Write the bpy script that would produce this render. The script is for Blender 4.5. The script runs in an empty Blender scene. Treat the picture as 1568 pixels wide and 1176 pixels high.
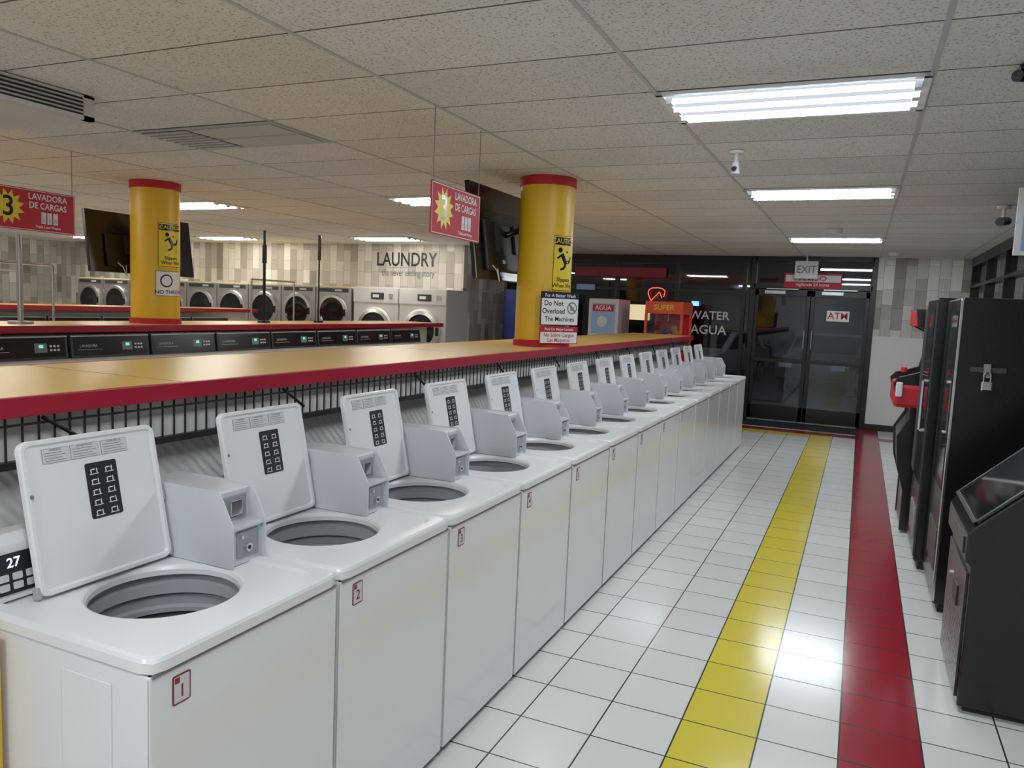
import bpy, bmesh, math, random
from mathutils import Matrix, Vector
random.seed(4)
scene = bpy.context.scene
scene.view_settings.view_transform = 'Standard'
scene.view_settings.look = 'None'
scene.view_settings.exposure = 0.85
scene.view_settings.gamma = 1.08

# ------------------------------------------------------------------ materials
def mat(name, col, rough=0.5, metal=0.0, emis=0.0, ecol=None, noise=0.0, nscale=20, bump=0.0, bscale=200, coat=0.0):
    m = bpy.data.materials.new(name); m.use_nodes = True
    nt = m.node_tree; n = nt.nodes; l = nt.links
    b = n['Principled BSDF']
    b.inputs['Base Color'].default_value = (*col, 1)
    b.inputs['Roughness'].default_value = rough
    b.inputs['Metallic'].default_value = metal
    if coat: b.inputs['Coat Weight'].default_value = coat
    if emis:
        b.inputs['Emission Color'].default_value = (*(ecol or col), 1)
        b.inputs['Emission Strength'].default_value = emis
    if noise or bump:
        tc = n.new('ShaderNodeTexCoord')
    if noise:
        nz = n.new('ShaderNodeTexNoise'); nz.inputs['Scale'].default_value = nscale
        nz.inputs['Detail'].default_value = 4
        l.new(tc.outputs['Object'], nz.inputs['Vector'])
        r = n.new('ShaderNodeMapRange'); r.inputs['To Min'].default_value = 1-noise; r.inputs['To Max'].default_value = 1+noise
        l.new(nz.outputs['Fac'], r.inputs['Value'])
        mx = n.new('ShaderNodeVectorMath'); mx.operation = 'SCALE'
        mx.inputs[0].default_value = col
        l.new(r.outputs[0], mx.inputs['Scale']); l.new(mx.outputs[0], b.inputs['Base Color'])
    if bump:
        nb = n.new('ShaderNodeTexNoise'); nb.inputs['Scale'].default_value = bscale
        l.new(tc.outputs['Object'], nb.inputs['Vector'])
        bp = n.new('ShaderNodeBump'); bp.inputs['Strength'].default_value = bump; bp.inputs['Distance'].default_value = 0.003
        l.new(nb.outputs['Fac'], bp.inputs['Height']); l.new(bp.outputs[0], b.inputs['Normal'])
    return m

M_ENAMEL = mat('white_enamel', (.86,.87,.89), .15, noise=.02, nscale=3, coat=.4)
M_DECK = mat('white_deck', (.87,.875,.885), .25, noise=.02, nscale=5)
M_BOX = mat('coinbox_grey', (.66,.68,.71), .35, bump=.05)
M_BOXIN = mat('coinbox_inner', (.30,.32,.34), .4)
M_TUBR = mat('tub_ring', (.42,.43,.45), .3)
M_TUB = mat('tub_steel', (.26,.27,.28), .3, .5)
M_TUBD = mat('tub_dark', (.06,.06,.065), .5)
M_BLACK = mat('black_plastic', (.006,.006,.007), .22, bump=.15, bscale=120)
M_BLACKM = mat('black_matte', (.010,.010,.012), .45)
M_DECAL = mat('decal_black', (.012,.014,.02), .4)
M_WHITE = mat('white_print', (.85,.85,.85), .5)
M_PAPER = mat('paper_label', (.68,.68,.69), .5)
M_PRINT = mat('print_grey', (.2,.2,.22), .6)
M_RED = mat('red_laminate', (.38,.008,.028), .35, noise=.08, nscale=6)
M_REDSIGN = mat('red_sign', (.50,.006,.02), .6)
M_REDBADGE = mat('badge_maroon', (.25,.01,.03), .5)
M_YEL = mat('yellow_laminate', (.82,.52,.13), .3, noise=.05, nscale=3)
M_YELP = mat('yellow_paint', (.80,.47,.015), .4, noise=.04, nscale=4)
M_YELS = mat('yellow_sign', (.85,.62,.02), .45)
M_CHROME = mat('chrome', (.7,.7,.72), .2, 1.0)
M_STEEL = mat('brushed_steel', (.42,.42,.43), .35, .8, noise=.06, nscale=10)
M_GREYC = mat('console_grey', (.035,.037,.042), .4)
M_DIGIT = mat('led_digits', (.6,.8,1), .4, emis=1.0)
M_GREEN = mat('led_green', (.1,.8,.5), .4, emis=.5)
M_RUBBER = mat('rubber', (.012,.012,.012), .7)
M_WALLW = mat('wall_white_paint', (.74,.73,.71), .6, noise=.02)
M_BRONZE = mat('dark_bronze_frame', (.009,.008,.008), .35, .3)
M_BLUE = mat('blue_plastic', (.006,.03,.22), .35)
M_PANELW = mat('white_appliance', (.62,.62,.62), .35)
M_DGLASS = mat('dark_glass', (.008,.010,.012), .06)
M_NEONR = mat('neon_red', (1,.05,.03), .4, emis=1.8)
M_NEONB = mat('neon_blue', (.1,.3,1), .4, emis=1.6)
M_ORANGE = mat('orange_red_panel', (.60,.05,.008), .35, emis=.05)
M_TILEW = mat('vent_grey', (.45,.45,.44), .5)
M_LIGHTGREY = mat('light_grey_metal', (.5,.5,.5), .45)
M_BLUSH = mat('faded_print', (.3,.45,.7), .5)
M_SEAM = mat('seam_brown', (.25,.13,.04), .5)
M_CREAM = mat('cream_trim', (.80,.70,.42), .5)

def lightmat(name, col, s):
    m = bpy.data.materials.new(name); m.use_nodes = True
    nt = m.node_tree; nt.nodes.clear()
    o = nt.nodes.new('ShaderNodeOutputMaterial'); e = nt.nodes.new('ShaderNodeEmission')
    e.inputs[0].default_value = (*col, 1); e.inputs[1].default_value = s
    nt.links.new(e.outputs[0], o.inputs[0]); return m
L_COOL = lightmat('lamp_cool', (.86,.94,1.0), 36); L_COOLP = lightmat('lens_cool', (.80,.90,1.0), .42)
L_WARM = lightmat('lamp_warm', (1.0,.92,.80), 26); L_WARMP = lightmat('lens_warm', (1.0,.9,.75), .6)
M_CITY = lightmat('street_glow', (1,.75,.4), .8)

def glassmat():
    m = bpy.data.materials.new('window_glass'); m.use_nodes = True
    nt = m.node_tree; nt.nodes.clear(); N = nt.nodes.new
    o = N('ShaderNodeOutputMaterial'); t = N('ShaderNodeBsdfTransparent'); g = N('ShaderNodeBsdfGlossy'); mx = N('ShaderNodeMixShader'); lw = N('ShaderNodeFresnel')
    t.inputs[0].default_value = (.75,.78,.82,1); g.inputs['Roughness'].default_value = .02; g.inputs['Color'].default_value = (.9,.95,1,1)
    lw.inputs[0].default_value = 1.5
    nt.links.new(lw.outputs[0], mx.inputs[0]); nt.links.new(t.outputs[0], mx.inputs[1]); nt.links.new(g.outputs[0], mx.inputs[2]); nt.links.new(mx.outputs[0], o.inputs[0])
    return m
M_GLASS = glassmat()

TP = 0.3127; TX0 = -0.571
def floormat():
    m = bpy.data.materials.new('floor_tiles'); m.use_nodes = True
    nt = m.node_tree; N = nt.nodes.new; L = nt.links.new
    b = nt.nodes['Principled BSDF']; b.inputs['Roughness'].default_value = .17
    tc = N('ShaderNodeTexCoord'); mp = N('ShaderNodeMapping'); mp.inputs['Location'].default_value = (-TX0+TP*80, -.1+TP*80, 0)
    L(tc.outputs['Object'], mp.inputs['Vector'])
    br = N('ShaderNodeTexBrick'); br.offset = 0; br.squash = 1
    for k,v in (('Scale',1),('Mortar Size',.0038),('Mortar Smooth',.15),('Bias',0),('Brick Width',TP),('Row Height',TP)): br.inputs[k].default_value = v
    br.inputs['Color1'].default_value = (1,1,1,1); br.inputs['Color2'].default_value = (.94,.94,.94,1); br.inputs['Mortar'].default_value = (1,1,1,1)
    L(mp.outputs[0], br.inputs['Vector'])
    sp = N('ShaderNodeSeparateXYZ'); L(tc.outputs['Object'], sp.inputs[0])
    def rng(sock, a, bb):
        g = N('ShaderNodeMath'); g.operation = 'GREATER_THAN'; L(sock, g.inputs[0]); g.inputs[1].default_value = a
        h = N('ShaderNodeMath'); h.operation = 'LESS_THAN'; L(sock, h.inputs[0]); h.inputs[1].default_value = bb
        k = N('ShaderNodeMath'); k.operation = 'MULTIPLY'; L(g.outputs[0], k.inputs[0]); L(h.outputs[0], k.inputs[1]); return k.outputs[0]
    def mix(f, a, bcol):
        x = N('ShaderNodeMix'); x.data_type = 'RGBA'
        if f is not None: L(f, x.inputs[0])
        if isinstance(a, tuple): x.inputs[6].default_value = a
        else: L(a, x.inputs[6])
        if isinstance(bcol, tuple): x.inputs[7].default_value = bcol
        else: L(bcol, x.inputs[7])
        return x
    W = (.82,.815,.79,1); Y = (.80,.66,.05,1); R = (.33,.008,.022,1)
    c = mix(rng(sp.outputs[0], TX0, TX0+TP), W, Y).outputs[2]
    yb = -.1+TP*40
    c = mix(rng(sp.outputs[1], yb-TP, yb), c, Y).outputs[2]
    c = mix(rng(sp.outputs[0], TX0+TP, 5), c, W).outputs[2]
    c = mix(rng(sp.outputs[0], TX0+2*TP, TX0+3*TP), c, R).outputs[2]
    c = mix(rng(sp.outputs[1], yb, yb+TP), c, R).outputs[2]
    mu = mix(None, c, br.outputs['Color']); mu.blend_type = 'MULTIPLY'; mu.inputs[0].default_value = 1
    fin = mix(br.outputs['Fac'], mu.outputs[2], (.03,.03,.03,1))
    L(fin.outputs[2], b.inputs['Base Color'])
    bp = N('ShaderNodeBump'); bp.inputs['Strength'].default_value = .4; bp.inputs['Distance'].default_value = .003; bp.invert = True
    L(br.outputs['Fac'], bp.inputs['Height'])
    n2 = N('ShaderNodeTexNoise'); n2.inputs['Scale'].default_value = 18; L(tc.outputs['Object'], n2.inputs['Vector'])
    b2 = N('ShaderNodeBump'); b2.inputs['Strength'].default_value = .10; b2.inputs['Distance'].default_value = .004
    L(n2.outputs['Fac'], b2.inputs['Height']); L(bp.outputs[0], b2.inputs['Normal']); L(b2.outputs[0], b.inputs['Normal'])
    return m

CX0 = -.945; CP = 1.125; CY0 = 3.57; CQ = .572
def ceilmat():
    m = bpy.data.materials.new('acoustic_ceiling'); m.use_nodes = True
    nt = m.node_tree; N = nt.nodes.new; L = nt.links.new
    b = nt.nodes['Principled BSDF']; b.inputs['Roughness'].default_value = .9
    tc = N('ShaderNodeTexCoord'); mp = N('ShaderNodeMapping'); mp.inputs['Location'].default_value = (-CX0+CP*40, -CY0+CQ*40, 0)
    L(tc.outputs['Object'], mp.inputs['Vector'])
    br = N('ShaderNodeTexBrick'); br.offset = 0
    for k,v in (('Scale',1),('Mortar Size',.0055),('Mortar Smooth',.1),('Bias',0),('Brick Width',CP),('Row Height',CQ)): br.inputs[k].default_value = v
    br.inputs['Color1'].default_value = (.83,.81,.78,1); br.inputs['Color2'].default_value = (.74,.72,.69,1); br.inputs['Mortar'].default_value = (.09,.085,.08,1)  # dark mortar colour paints in the shadow gaps along sagging tile edges
    L(mp.outputs[0], br.inputs['Vector'])
    nz = N('ShaderNodeTexNoise'); nz.inputs['Scale'].default_value = 85; nz.inputs['Detail'].default_value = 3; L(tc.outputs['Object'], nz.inputs['Vector'])
    cr = N('ShaderNodeValToRGB'); cr.color_ramp.elements[0].position = .34; cr.color_ramp.elements[0].color = (.55,.53,.50,1); cr.color_ramp.elements[1].position = .45; cr.color_ramp.elements[1].color = (1,1,1,1)
    L(nz.outputs['Fac'], cr.inputs[0])
    n2 = N('ShaderNodeTexNoise'); n2.inputs['Scale'].default_value = 1.6; n2.inputs['Detail'].default_value = 5; L(tc.outputs['Object'], n2.inputs['Vector'])
    c2 = N('ShaderNodeMapRange'); c2.inputs['To Min'].default_value = .88; c2.inputs['To Max'].default_value = 1.08; L(n2.outputs['Fac'], c2.inputs['Value'])
    x = N('ShaderNodeMix'); x.data_type = 'RGBA'; x.blend_type = 'MULTIPLY'; x.inputs[0].default_value = 1; L(br.outputs[0], x.inputs[6]); L(cr.outputs[0], x.inputs[7])
    sc = N('ShaderNodeVectorMath'); sc.operation = 'SCALE'; L(x.outputs[2], sc.inputs[0]); L(c2.outputs[0], sc.inputs['Scale'])
    L(sc.outputs[0], b.inputs['Base Color'])
    bp = N('ShaderNodeBump'); bp.inputs['Strength'].default_value = .4; bp.inputs['Distance'].default_value = .003; L(nz.outputs['Fac'], bp.inputs['Height']); L(bp.outputs[0], b.inputs['Normal'])
    return m

def plankmat():
    m = bpy.data.materials.new('plank_wallpaper'); m.use_nodes = True
    nt = m.node_tree; N = nt.nodes.new; L = nt.links.new
    b = nt.nodes['Principled BSDF']; b.inputs['Roughness'].default_value = .6
    tc = N('ShaderNodeTexCoord'); sp = N('ShaderNodeSeparateXYZ'); L(tc.outputs['Object'], sp.inputs[0])
    ad = N('ShaderNodeMath'); L(sp.outputs[0], ad.inputs[0]); L(sp.outputs[1], ad.inputs[1])
    cb = N('ShaderNodeCombineXYZ'); L(sp.outputs[2], cb.inputs[0]); L(ad.outputs[0], cb.inputs[1])
    mp = N('ShaderNodeMapping'); mp.inputs['Location'].default_value = (30,50,0); L(cb.outputs[0], mp.inputs[0])
    outs = []
    for bw, rh, ca, cbb in ((.62,.155,(.88,.86,.80,1),(.26,.23,.19,1)), (.47,.155,(1,1,1,1),(.55,.54,.52,1))):
        br = N('ShaderNodeTexBrick'); br.offset = .37; br.offset_frequency = 2
        for k,v in (('Scale',1),('Mortar Size',.002),('Bias',-.2),('Brick Width',bw),('Row Height',rh)): br.inputs[k].default_value = v
        br.inputs['Color1'].default_value = ca; br.inputs['Color2'].default_value = cbb; br.inputs['Mortar'].default_value = (.3,.28,.25,1)
        L(mp.outputs[0], br.inputs['Vector']); outs.append(br.outputs[0])
    x = N('ShaderNodeMix'); x.data_type = 'RGBA'; x.blend_type = 'MULTIPLY'; x.inputs[0].default_value = 1; L(outs[0], x.inputs[6]); L(outs[1], x.inputs[7])
    st = N('ShaderNodeMapping'); st.inputs['Scale'].default_value = (2,40,1); L(cb.outputs[0], st.inputs[0])
    nz = N('ShaderNodeTexNoise'); nz.inputs['Scale'].default_value = 1; nz.inputs['Detail'].default_value = 5; L(st.outputs[0], nz.inputs['Vector'])
    mr = N('ShaderNodeMapRange'); mr.inputs['To Min'].default_value = .8; mr.inputs['To Max'].default_value = 1.15; L(nz.outputs['Fac'], mr.inputs['Value'])
    sc = N('ShaderNodeVectorMath'); sc.operation = 'SCALE'; L(x.outputs[2], sc.inputs[0]); L(mr.outputs[0], sc.inputs['Scale']); L(sc.outputs[0], b.inputs['Base Color'])
    return m

def wavemat(name, col, scale, rough=.5, diamond=False):
    m = mat(name, col, rough)
    nt = m.node_tree; N = nt.nodes.new; L = nt.links.new; b = nt.nodes['Principled BSDF']
    tc = N('ShaderNodeTexCoord')
    if diamond:
        w = N('ShaderNodeTexVoronoi'); w.inputs['Scale'].default_value = scale; out = w.outputs['Distance']
        L(tc.outputs['Object'], w.inputs['Vector'])
    else:
        w = N('ShaderNodeTexWave'); w.bands_direction = 'DIAGONAL'; w.inputs['Scale'].default_value = scale; w.inputs['Distortion'].default_value = 2; out = w.outputs['Fac']
        L(tc.outputs['Object'], w.inputs['Vector'])
    bp = N('ShaderNodeBump'); bp.inputs['Strength'].default_value = .8; bp.inputs['Distance'].default_value = .004
    L(out, bp.inputs['Height']); L(bp.outputs[0], b.inputs['Normal']); return m
M_QUILT = wavemat('corrugated_white', (.80,.79,.77), 14)
M_DIAM = wavemat('diamond_plate_black', (.02,.02,.022), 38, .25, True)
M_FLOOR = floormat(); M_CEIL = ceilmat(); M_PLANK = plankmat()

# ------------------------------------------------------------------ mesh builder
_tc = {}
def text_mesh(s):
    if s in _tc: return _tc[s]
    c = bpy.data.curves.new('t', 'FONT'); c.body = s; c.align_x = 'CENTER'; c.align_y = 'CENTER'; c.size = 1; c.resolution_u = 3; c.offset = .012
    o = bpy.data.objects.new('t', c); scene.collection.objects.link(o)
    dg = bpy.context.evaluated_depsgraph_get()
    me = bpy.data.meshes.new_from_object(o.evaluated_get(dg))
    V = [v.co.copy() for v in me.vertices]; F = [tuple(p.vertices) for p in me.polygons]
    bpy.data.objects.remove(o); bpy.data.curves.remove(c); bpy.data.meshes.remove(me)
    _tc[s] = (V, F); return _tc[s]

def frame(o, xd, yd):
    x = Vector(xd).normalized(); y = Vector(yd).normalized(); z = x.cross(y)
    M = Matrix.Identity(4)
    for i in range(3):
        M[i][0] = x[i]; M[i][1] = y[i]; M[i][2] = z[i]; M[i][3] = o[i]
    return M
FX = lambda o: frame(o, (0,1,0), (0,0,1))
FNX = lambda o: frame(o, (0,-1,0), (0,0,1))
FNY = lambda o: frame(o, (1,0,0), (0,0,1))

class MB:
    def __init__(s): s.V=[]; s.F=[]; s.MI=[]; s.S=[]; s.mats=[]
    def mi(s, m):
        if m not in s.mats: s.mats.append(m)
        return s.mats.index(m)
    def raw(s, V, F, m, smooth=False, M=None):
        b = len(s.V); k = s.mi(m)
        for v in V:
            v = Vector(v)
            s.V.append(M @ v if M is not None else v)
        for f in F:
            s.F.append([b+i for i in f]); s.MI.append(k); s.S.append(smooth if isinstance(smooth,bool) else smooth(f))
        return s
    def bm(s, bm, m, smooth=False, M=None):
        bm.verts.index_update()
        s.raw([v.co for v in bm.verts], [[v.index for v in f.verts] for f in bm.faces], m, smooth, M); bm.free()
    def box(s, lo, hi, m, bev=0, seg=2, M=None):
        b = bmesh.new(); bmesh.ops.create_cube(b, size=1)
        for v in b.verts:
            v.co = Vector([lo[i] if v.co[i] < 0 else hi[i] for i in range(3)])
        if bev: bmesh.ops.bevel(b, geom=b.edges[:], offset=bev, segments=seg, affect='EDGES', profile=.6)
        s.bm(b, m, False, M); return s
    def prism(s, pts, axis, a, b_, m, bev=0, seg=2, M=None):
        b = bmesh.new()
        def P(p, t):
            return {'x':(t,p[0],p[1]), 'y':(p[0],t,p[1]), 'z':(p[0],p[1],t)}[axis]
        v0 = [b.verts.new(P(p,a)) for p in pts]; v1 = [b.verts.new(P(p,b_)) for p in pts]
        n = len(pts)
        b.faces.new(v0); b.faces.new(v1[::-1])
        for i in range(n): b.faces.new((v0[i], v1[i], v1[(i+1)%n], v0[(i+1)%n])[::-1])
        bmesh.ops.recalc_face_normals(b, faces=b.faces[:])
        if bev: bmesh.ops.bevel(b, geom=b.edges[:], offset=bev, segments=seg, affect='EDGES', profile=.6)
        s.bm(b, m, False, M); return s
    def cyl(s, p0, p1, r, m, seg=20, r2=None, M=None):
        p0=Vector(p0); p1=Vector(p1); r2 = r if r2 is None else r2
        z=(p1-p0).normalized(); x = z.orthogonal().normalized(); y = z.cross(x)
        V=[]
        for p, rr_ in ((p0,r),(p1,r2)):
            for i in range(seg):
                a=2*math.pi*i/seg; V.append(p+x*rr_*math.cos(a)+y*rr_*math.sin(a))
        F=[(i,(i+1)%seg,seg+(i+1)%seg,seg+i) for i in range(seg)]
        s.raw(V,F,m,True,M)
        s.raw(V[:seg],[tuple(range(seg))[::-1]],m,False,M); s.raw(V[seg:],[tuple(range(seg))],m,False,M); return s
    def tube(s, pts, r, m, seg=8, M=None):
        for a,b in zip(pts[:-1],pts[1:]): s.cyl(a,b,r,m,seg,M=M)
        return s
    def loops(s, L, mats, smooth=False, cap0=False, cap1=False, M=None):
        n=len(L[0])
        for k in range(len(L)-1):
            m = mats[k] if isinstance(mats,(list,tuple)) else mats
            sm = smooth[k] if isinstance(smooth,(list,tuple)) else smooth
            s.raw(list(L[k])+list(L[k+1]), [(i,(i+1)%n,n+(i+1)%n,n+i) for i in range(n)], m, sm, M)
        m0 = mats[0] if isinstance(mats,(list,tuple)) else mats; m1 = mats[-1] if isinstance(mats,(list,tuple)) else mats
        if cap0: s.raw(L[0],[tuple(range(n))[::-1]],m0,False,M)
        if cap1: s.raw(L[-1],[tuple(range(n))],m1,False,M)
        return s
    def text(s, t, size, M, m, sx=1.0):
        V,F = text_mesh(t)
        if callable(M): s.raw([M(v.x*size*sx, v.y*size) for v in V], F, m)
        else: s.raw([(v.x*size*sx, v.y*size, 0) for v in V], F, m, False, M)
        return s
    def rect(s, x0,x1,y0,y1,z,m,M=None, r=0, th=None):
        pts = rr(x0,x1,y0,y1,r)
        if th: s.loops([[(p[0],p[1],z-th) for p in pts],[(p[0],p[1],z) for p in pts]], m, False, True, True, M)
        else: s.raw([(p[0],p[1],z) for p in pts],[tuple(range(len(pts)))],m,False,M)
        return s
    def obj(s, name, parent=None, loc=(0,0,0), rotz=0):
        me = bpy.data.meshes.new(name); me.from_pydata([tuple(v) for v in s.V], [], s.F)
        for m in s.mats: me.materials.append(m)
        me.polygons.foreach_set('material_index', s.MI); me.polygons.foreach_set('use_smooth', s.S); me.update()
        return inst(me, name, parent, loc, rotz)
def inst(me, name, parent=None, loc=(0,0,0), rotz=0):
    o = bpy.data.objects.new(name, me); scene.collection.objects.link(o)
    o.location = loc; o.rotation_euler = (0,0,rotz)
    if parent: o.parent = parent
    return o
def rr(x0,x1,y0,y1,r,n=5):
    if not r: return [(x0,y0),(x1,y0),(x1,y1),(x0,y1)]
    P=[]
    for cx,cy,a0 in ((x1-r,y0+r,-90),(x1-r,y1-r,0),(x0+r,y1-r,90),(x0+r,y0+r,180)):
        for i in range(n+1):
            a=math.radians(a0+90*i/n); P.append((cx+r*math.cos(a),cy+r*math.sin(a)))
    return P
def circ(cx,cy,r,z,n=40): return [(cx+r*math.cos(2*math.pi*i/n), cy+r*math.sin(2*math.pi*i/n), z) for i in range(n)]

# ------------------------------------------------------------------ camera
PSI = math.radians(24.12); PIT = math.radians(5.81); ROLL = .043
R = Vector((math.cos(PSI), math.sin(PSI), 0))
F = Vector((-math.sin(PSI)*math.cos(PIT), math.cos(PSI)*math.cos(PIT), -math.sin(PIT)))
U = R.cross(F)
CR = R*math.cos(ROLL)+U*math.sin(ROLL); CU = U*math.cos(ROLL)-R*math.sin(ROLL)
cd = bpy.data.cameras.new('camera'); cam = bpy.data.objects.new('camera', cd); scene.collection.objects.link(cam)
mw = Matrix.Identity(4)
for i in range(3):
    mw[i][0]=CR[i]; mw[i][1]=CU[i]; mw[i][2]=-F[i]
mw[0][3]=0; mw[1][3]=0; mw[2][3]=1.75
cam.matrix_world = mw
cd.sensor_width = 36; cd.lens = 36*1180/1568; cd.clip_start=.05; cd.clip_end=200
scene.camera = cam

# ------------------------------------------------------------------ room
ZC = 2.75; XR = 1.45; XL = -16.7; YB = 13.6; YW = 11.8; XW = -6.28; YF = -3.2
MB().box((XL-.2,YF-.2,-.12),(XR+.2,YB+.2,0),M_FLOOR).obj('floor')
MB().box((XL-.2,YF-.2,ZC),(XR+.2,YB+.2,ZC+.12),M_CEIL).obj('ceiling')
MB().box((XL-.2,YW,0),(XW,YW+.18,ZC),M_PLANK).obj('wall_back_left')
MB().box((XW-.15,YW+.18,0),(XW,YB,ZC),M_PLANK).obj('wall_recess')
MB().box((XL-.2,YF,0),(XL,YW,ZC),M_PLANK).obj('wall_left')
MB().box((XL-.2,YF-.2,0),(XR+.2,YF,ZC),M_WALLW).obj('wall_front')
w = MB(); w.box((.17,YB,0),(XR+.2,YB+.18,1.51),M_WALLW).box((.17,YB,1.51),(XR+.2,YB+.18,ZC),M_PLANK); w.obj('wall_back_right')
MB().box((.17,YB-.015,0),(XR,YB,.10),M_RUBBER).obj('baseboard_back')
w = MB(); w.box((XR,YF,0),(XR+.18,YB,.95),M_WALLW).box((XR,YF,2.62),(XR+.18,YB,ZC),M_BRONZE); w.obj('wall_right')
w = MB()
w.box((XR+.06,YF,.95),(XR+.07,YB,2.62),M_GLASS)
y = YB-.05
while y > YF:
    w.box((XR,y-.05,.95),(XR+.12,y+.0,2.62),M_BRONZE,.004); y -= 1.5
w.box((XR,YF,.95),(XR+.12,YB,1.0),M_BRONZE); w.box((XR,YF,2.3),(XR+.1,YB,2.34),M_BRONZE)
w.obj('window_1')
w = MB()
w.box((XW,YB+.06,.1),(-1.77,YB+.07,2.62),M_GLASS)
w.box((XW,YB,2.6),(-1.77,YB+.12,ZC),M_BRONZE).box((XW,YB,0),(-1.77,YB+.12,.12),M_BRONZE)
w.box((XW,YB,2.12),(-1.77,YB+.1,2.17),M_BRONZE)
for x in (XW+.03,-5.2,-4.1,-3.0,-1.86): w.box((x-.03,YB-.01,.0),(x+.03,YB+.12,2.62),M_BRONZE,.003)
w.text('WATER', .2, FNY((-2.42,YB+.045,1.72)), M_PAPER); w.text('AGUA', .22, FNY((-2.42,YB+.045,1.47)), M_PAPER)
w.obj('window_2')
d = MB()
x0,x1,xc = -1.70,.12,-.79
d.box((x0-.05,YB-.03,0),(x0+.03,YB+.12,ZC),M_BRONZE,.004).box((x1-.03,YB-.03,0),(x1+.05,YB+.12,ZC),M_BRONZE,.004)
d.box((x0,YB-.03,2.22),(x1,YB+.12,2.30),M_BRONZE,.004).box((x0,YB-.03,ZC-.08),(x1,YB+.12,ZC),M_BRONZE,.004)
d.box((x0,YB+.05,2.3),(x1,YB+.06,ZC-.08),M_GLASS)
for a,b in ((x0+.03,xc-.005),(xc+.005,x1-.03)):
    d.box((a,YB,.02),(b,YB+.05,.26),M_BRONZE,.004).box((a,YB,2.1),(b,YB+.05,2.21),M_BRONZE,.004)
    d.box((a,YB,.02),(a+.06,YB+.05,2.2),M_BRONZE,.004).box((b-.06,YB,.02),(b,YB+.05,2.2),M_BRONZE,.004)
    d.box((a+.06,YB+.02,.26),(b-.06,YB+.03,2.1),M_GLASS)
    d.box((a+.03,YB-.06,1.0),(b-.03,YB-.03,1.06),M_BRONZE,.006)
    d.cyl((a+.05,YB-.04,1.03),(a+.05,YB+.01,1.03),.015,M_CHROME,10); d.cyl((b-.05,YB-.04,1.03),(b-.05,YB+.01,1.03),.015,M_CHROME,10)
    d.box(((a+b)/2-.28,YB-.07,2.13),((a+b)/2+.05,YB-.0,2.19),M_STEEL,.006)
    d.box(((a+b)/2-.25,YB-.12,2.205),((a+b)/2+.25,YB-.1,2.22),M_STEEL)
d.cyl((xc-.06,YB-.05,1.25),(xc-.06,YB-.05,1.55),.012,M_CHROME,10).cyl((xc+.06,YB-.05,1.25),(xc+.06,YB-.05,1.55),.012,M_CHROME,10)
d.obj('door_1')
MB().box((-1.7,12.82,0),(.1,13.5,.012),M_RUBBER,.004).obj('door_mat')

t = MB()
x = CX0-CP*13
while x < XR:
    if x > XL: t.box((x-.010,YF,ZC-.004),(x+.010,(YW if x<XW else YB),ZC),M_LIGHTGREY)
    x += CP
t.obj('trim_ceiling_grid')

# ------------------------------------------------------------------ fluorescent fixtures
def troffer_mesh(tube, lens):
    b = MB(); W,H = CP,CQ
    b.box((0,0,-.014),(W,.03,0),M_DECK).box((0,H-.03,-.014),(W,H,0),M_DECK).box((0,0,-.014),(.03,H,0),M_DECK).box((W-.03,0,-.014),(W,H,0),M_DECK)
    b.box((.03,.03,-.006),(W-.03,H-.03,-.001),lens)
    for k in range(3):
        yy = .12+k*.166
        n=8; P0=[];P1=[]
        for i in range(n+1):
            a = math.pi*i/n; P0.append((.06, yy+.020*math.cos(a), -.006-.018*math.sin(a))); P1.append((W-.06, P0[-1][1], P0[-1][2]))
        b.raw(P0+P1, [(i,i+1,n+1+i+1,n+1+i) for i in range(n)], tube)
        b.box((.03,yy-.03,-.03),(.06,yy+.03,-.004),M_DECK,.003).box((W-.06,yy-.03,-.03),(W-.03,yy+.03,-.004),M_DECK,.003)
    return b
lm=None; wm=None
def place_light(ix, iy, warm=False):
    global lm, wm
    loc=(CX0+CP*ix, CY0+CQ*iy, ZC-.004)
    if warm:
        if wm is None: o=troffer_mesh(L_WARM,L_WARMP).obj('fluorescent_light',loc=loc); wm=o.data
        else: inst(wm,'fluorescent_light',loc=loc)
    else:
        if lm is None: o=troffer_mesh(L_COOL,L_COOLP).obj('fluorescent_light',loc=loc); lm=o.data
        else: inst(lm,'fluorescent_light',loc=loc)
for iy in (0,5,11.75): place_light(0,iy)
place_light(0,-6); place_light(-1,-9); place_light(-3,-6)  # all out of view; the one furthest back is added to brighten the ceiling
for ix,iy in ((-3,5),(-6,-1),(-6,5),(-6,12),(-9,5),(-9,12),(-12,5),(-12,12),(-9,-3),(-12,-3)): place_light(ix,iy,True)

a = MB()
a.box((-5.2,.8,2.62),(-3.81,2.90,ZC-.004),M_PANELW,.006)
a.box((-3.81,.85,2.645),(-3.795,2.84,2.73),M_BLACKM)
for k in range(4): a.box((-3.805,.85,2.652+k*.02),(-3.782,2.84,2.660+k*.02),M_TILEW)
a.box((-3.82,.8,2.62),(-3.785,2.90,2.642),M_PANELW).box((-3.82,.8,2.732),(-3.785,2.90,ZC-.005),M_PANELW).box((-3.82,2.84,2.62),(-3.785,2.90,ZC-.005),M_PANELW)
a.obj('air_conditioning_vent')
a = MB()
vx0,vx1,vy0,vy1 = CX0-3*CP, CX0-2*CP, CY0, CY0+CQ
a.box((vx0,vy0,-.008+ZC),(vx1,vy1,ZC-.004),M_TILEW)
a.box((vx0+.04,vy0+.04,ZC-.010),(vx0+.42,vy1-.04,ZC-.006),M_GREYC)
for k in range(8): a.box((vx0+.04,vy0+.05+k*.062,ZC-.018),(vx0+.42,vy0+.08+k*.062,ZC-.008),M_LIGHTGREY)
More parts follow.
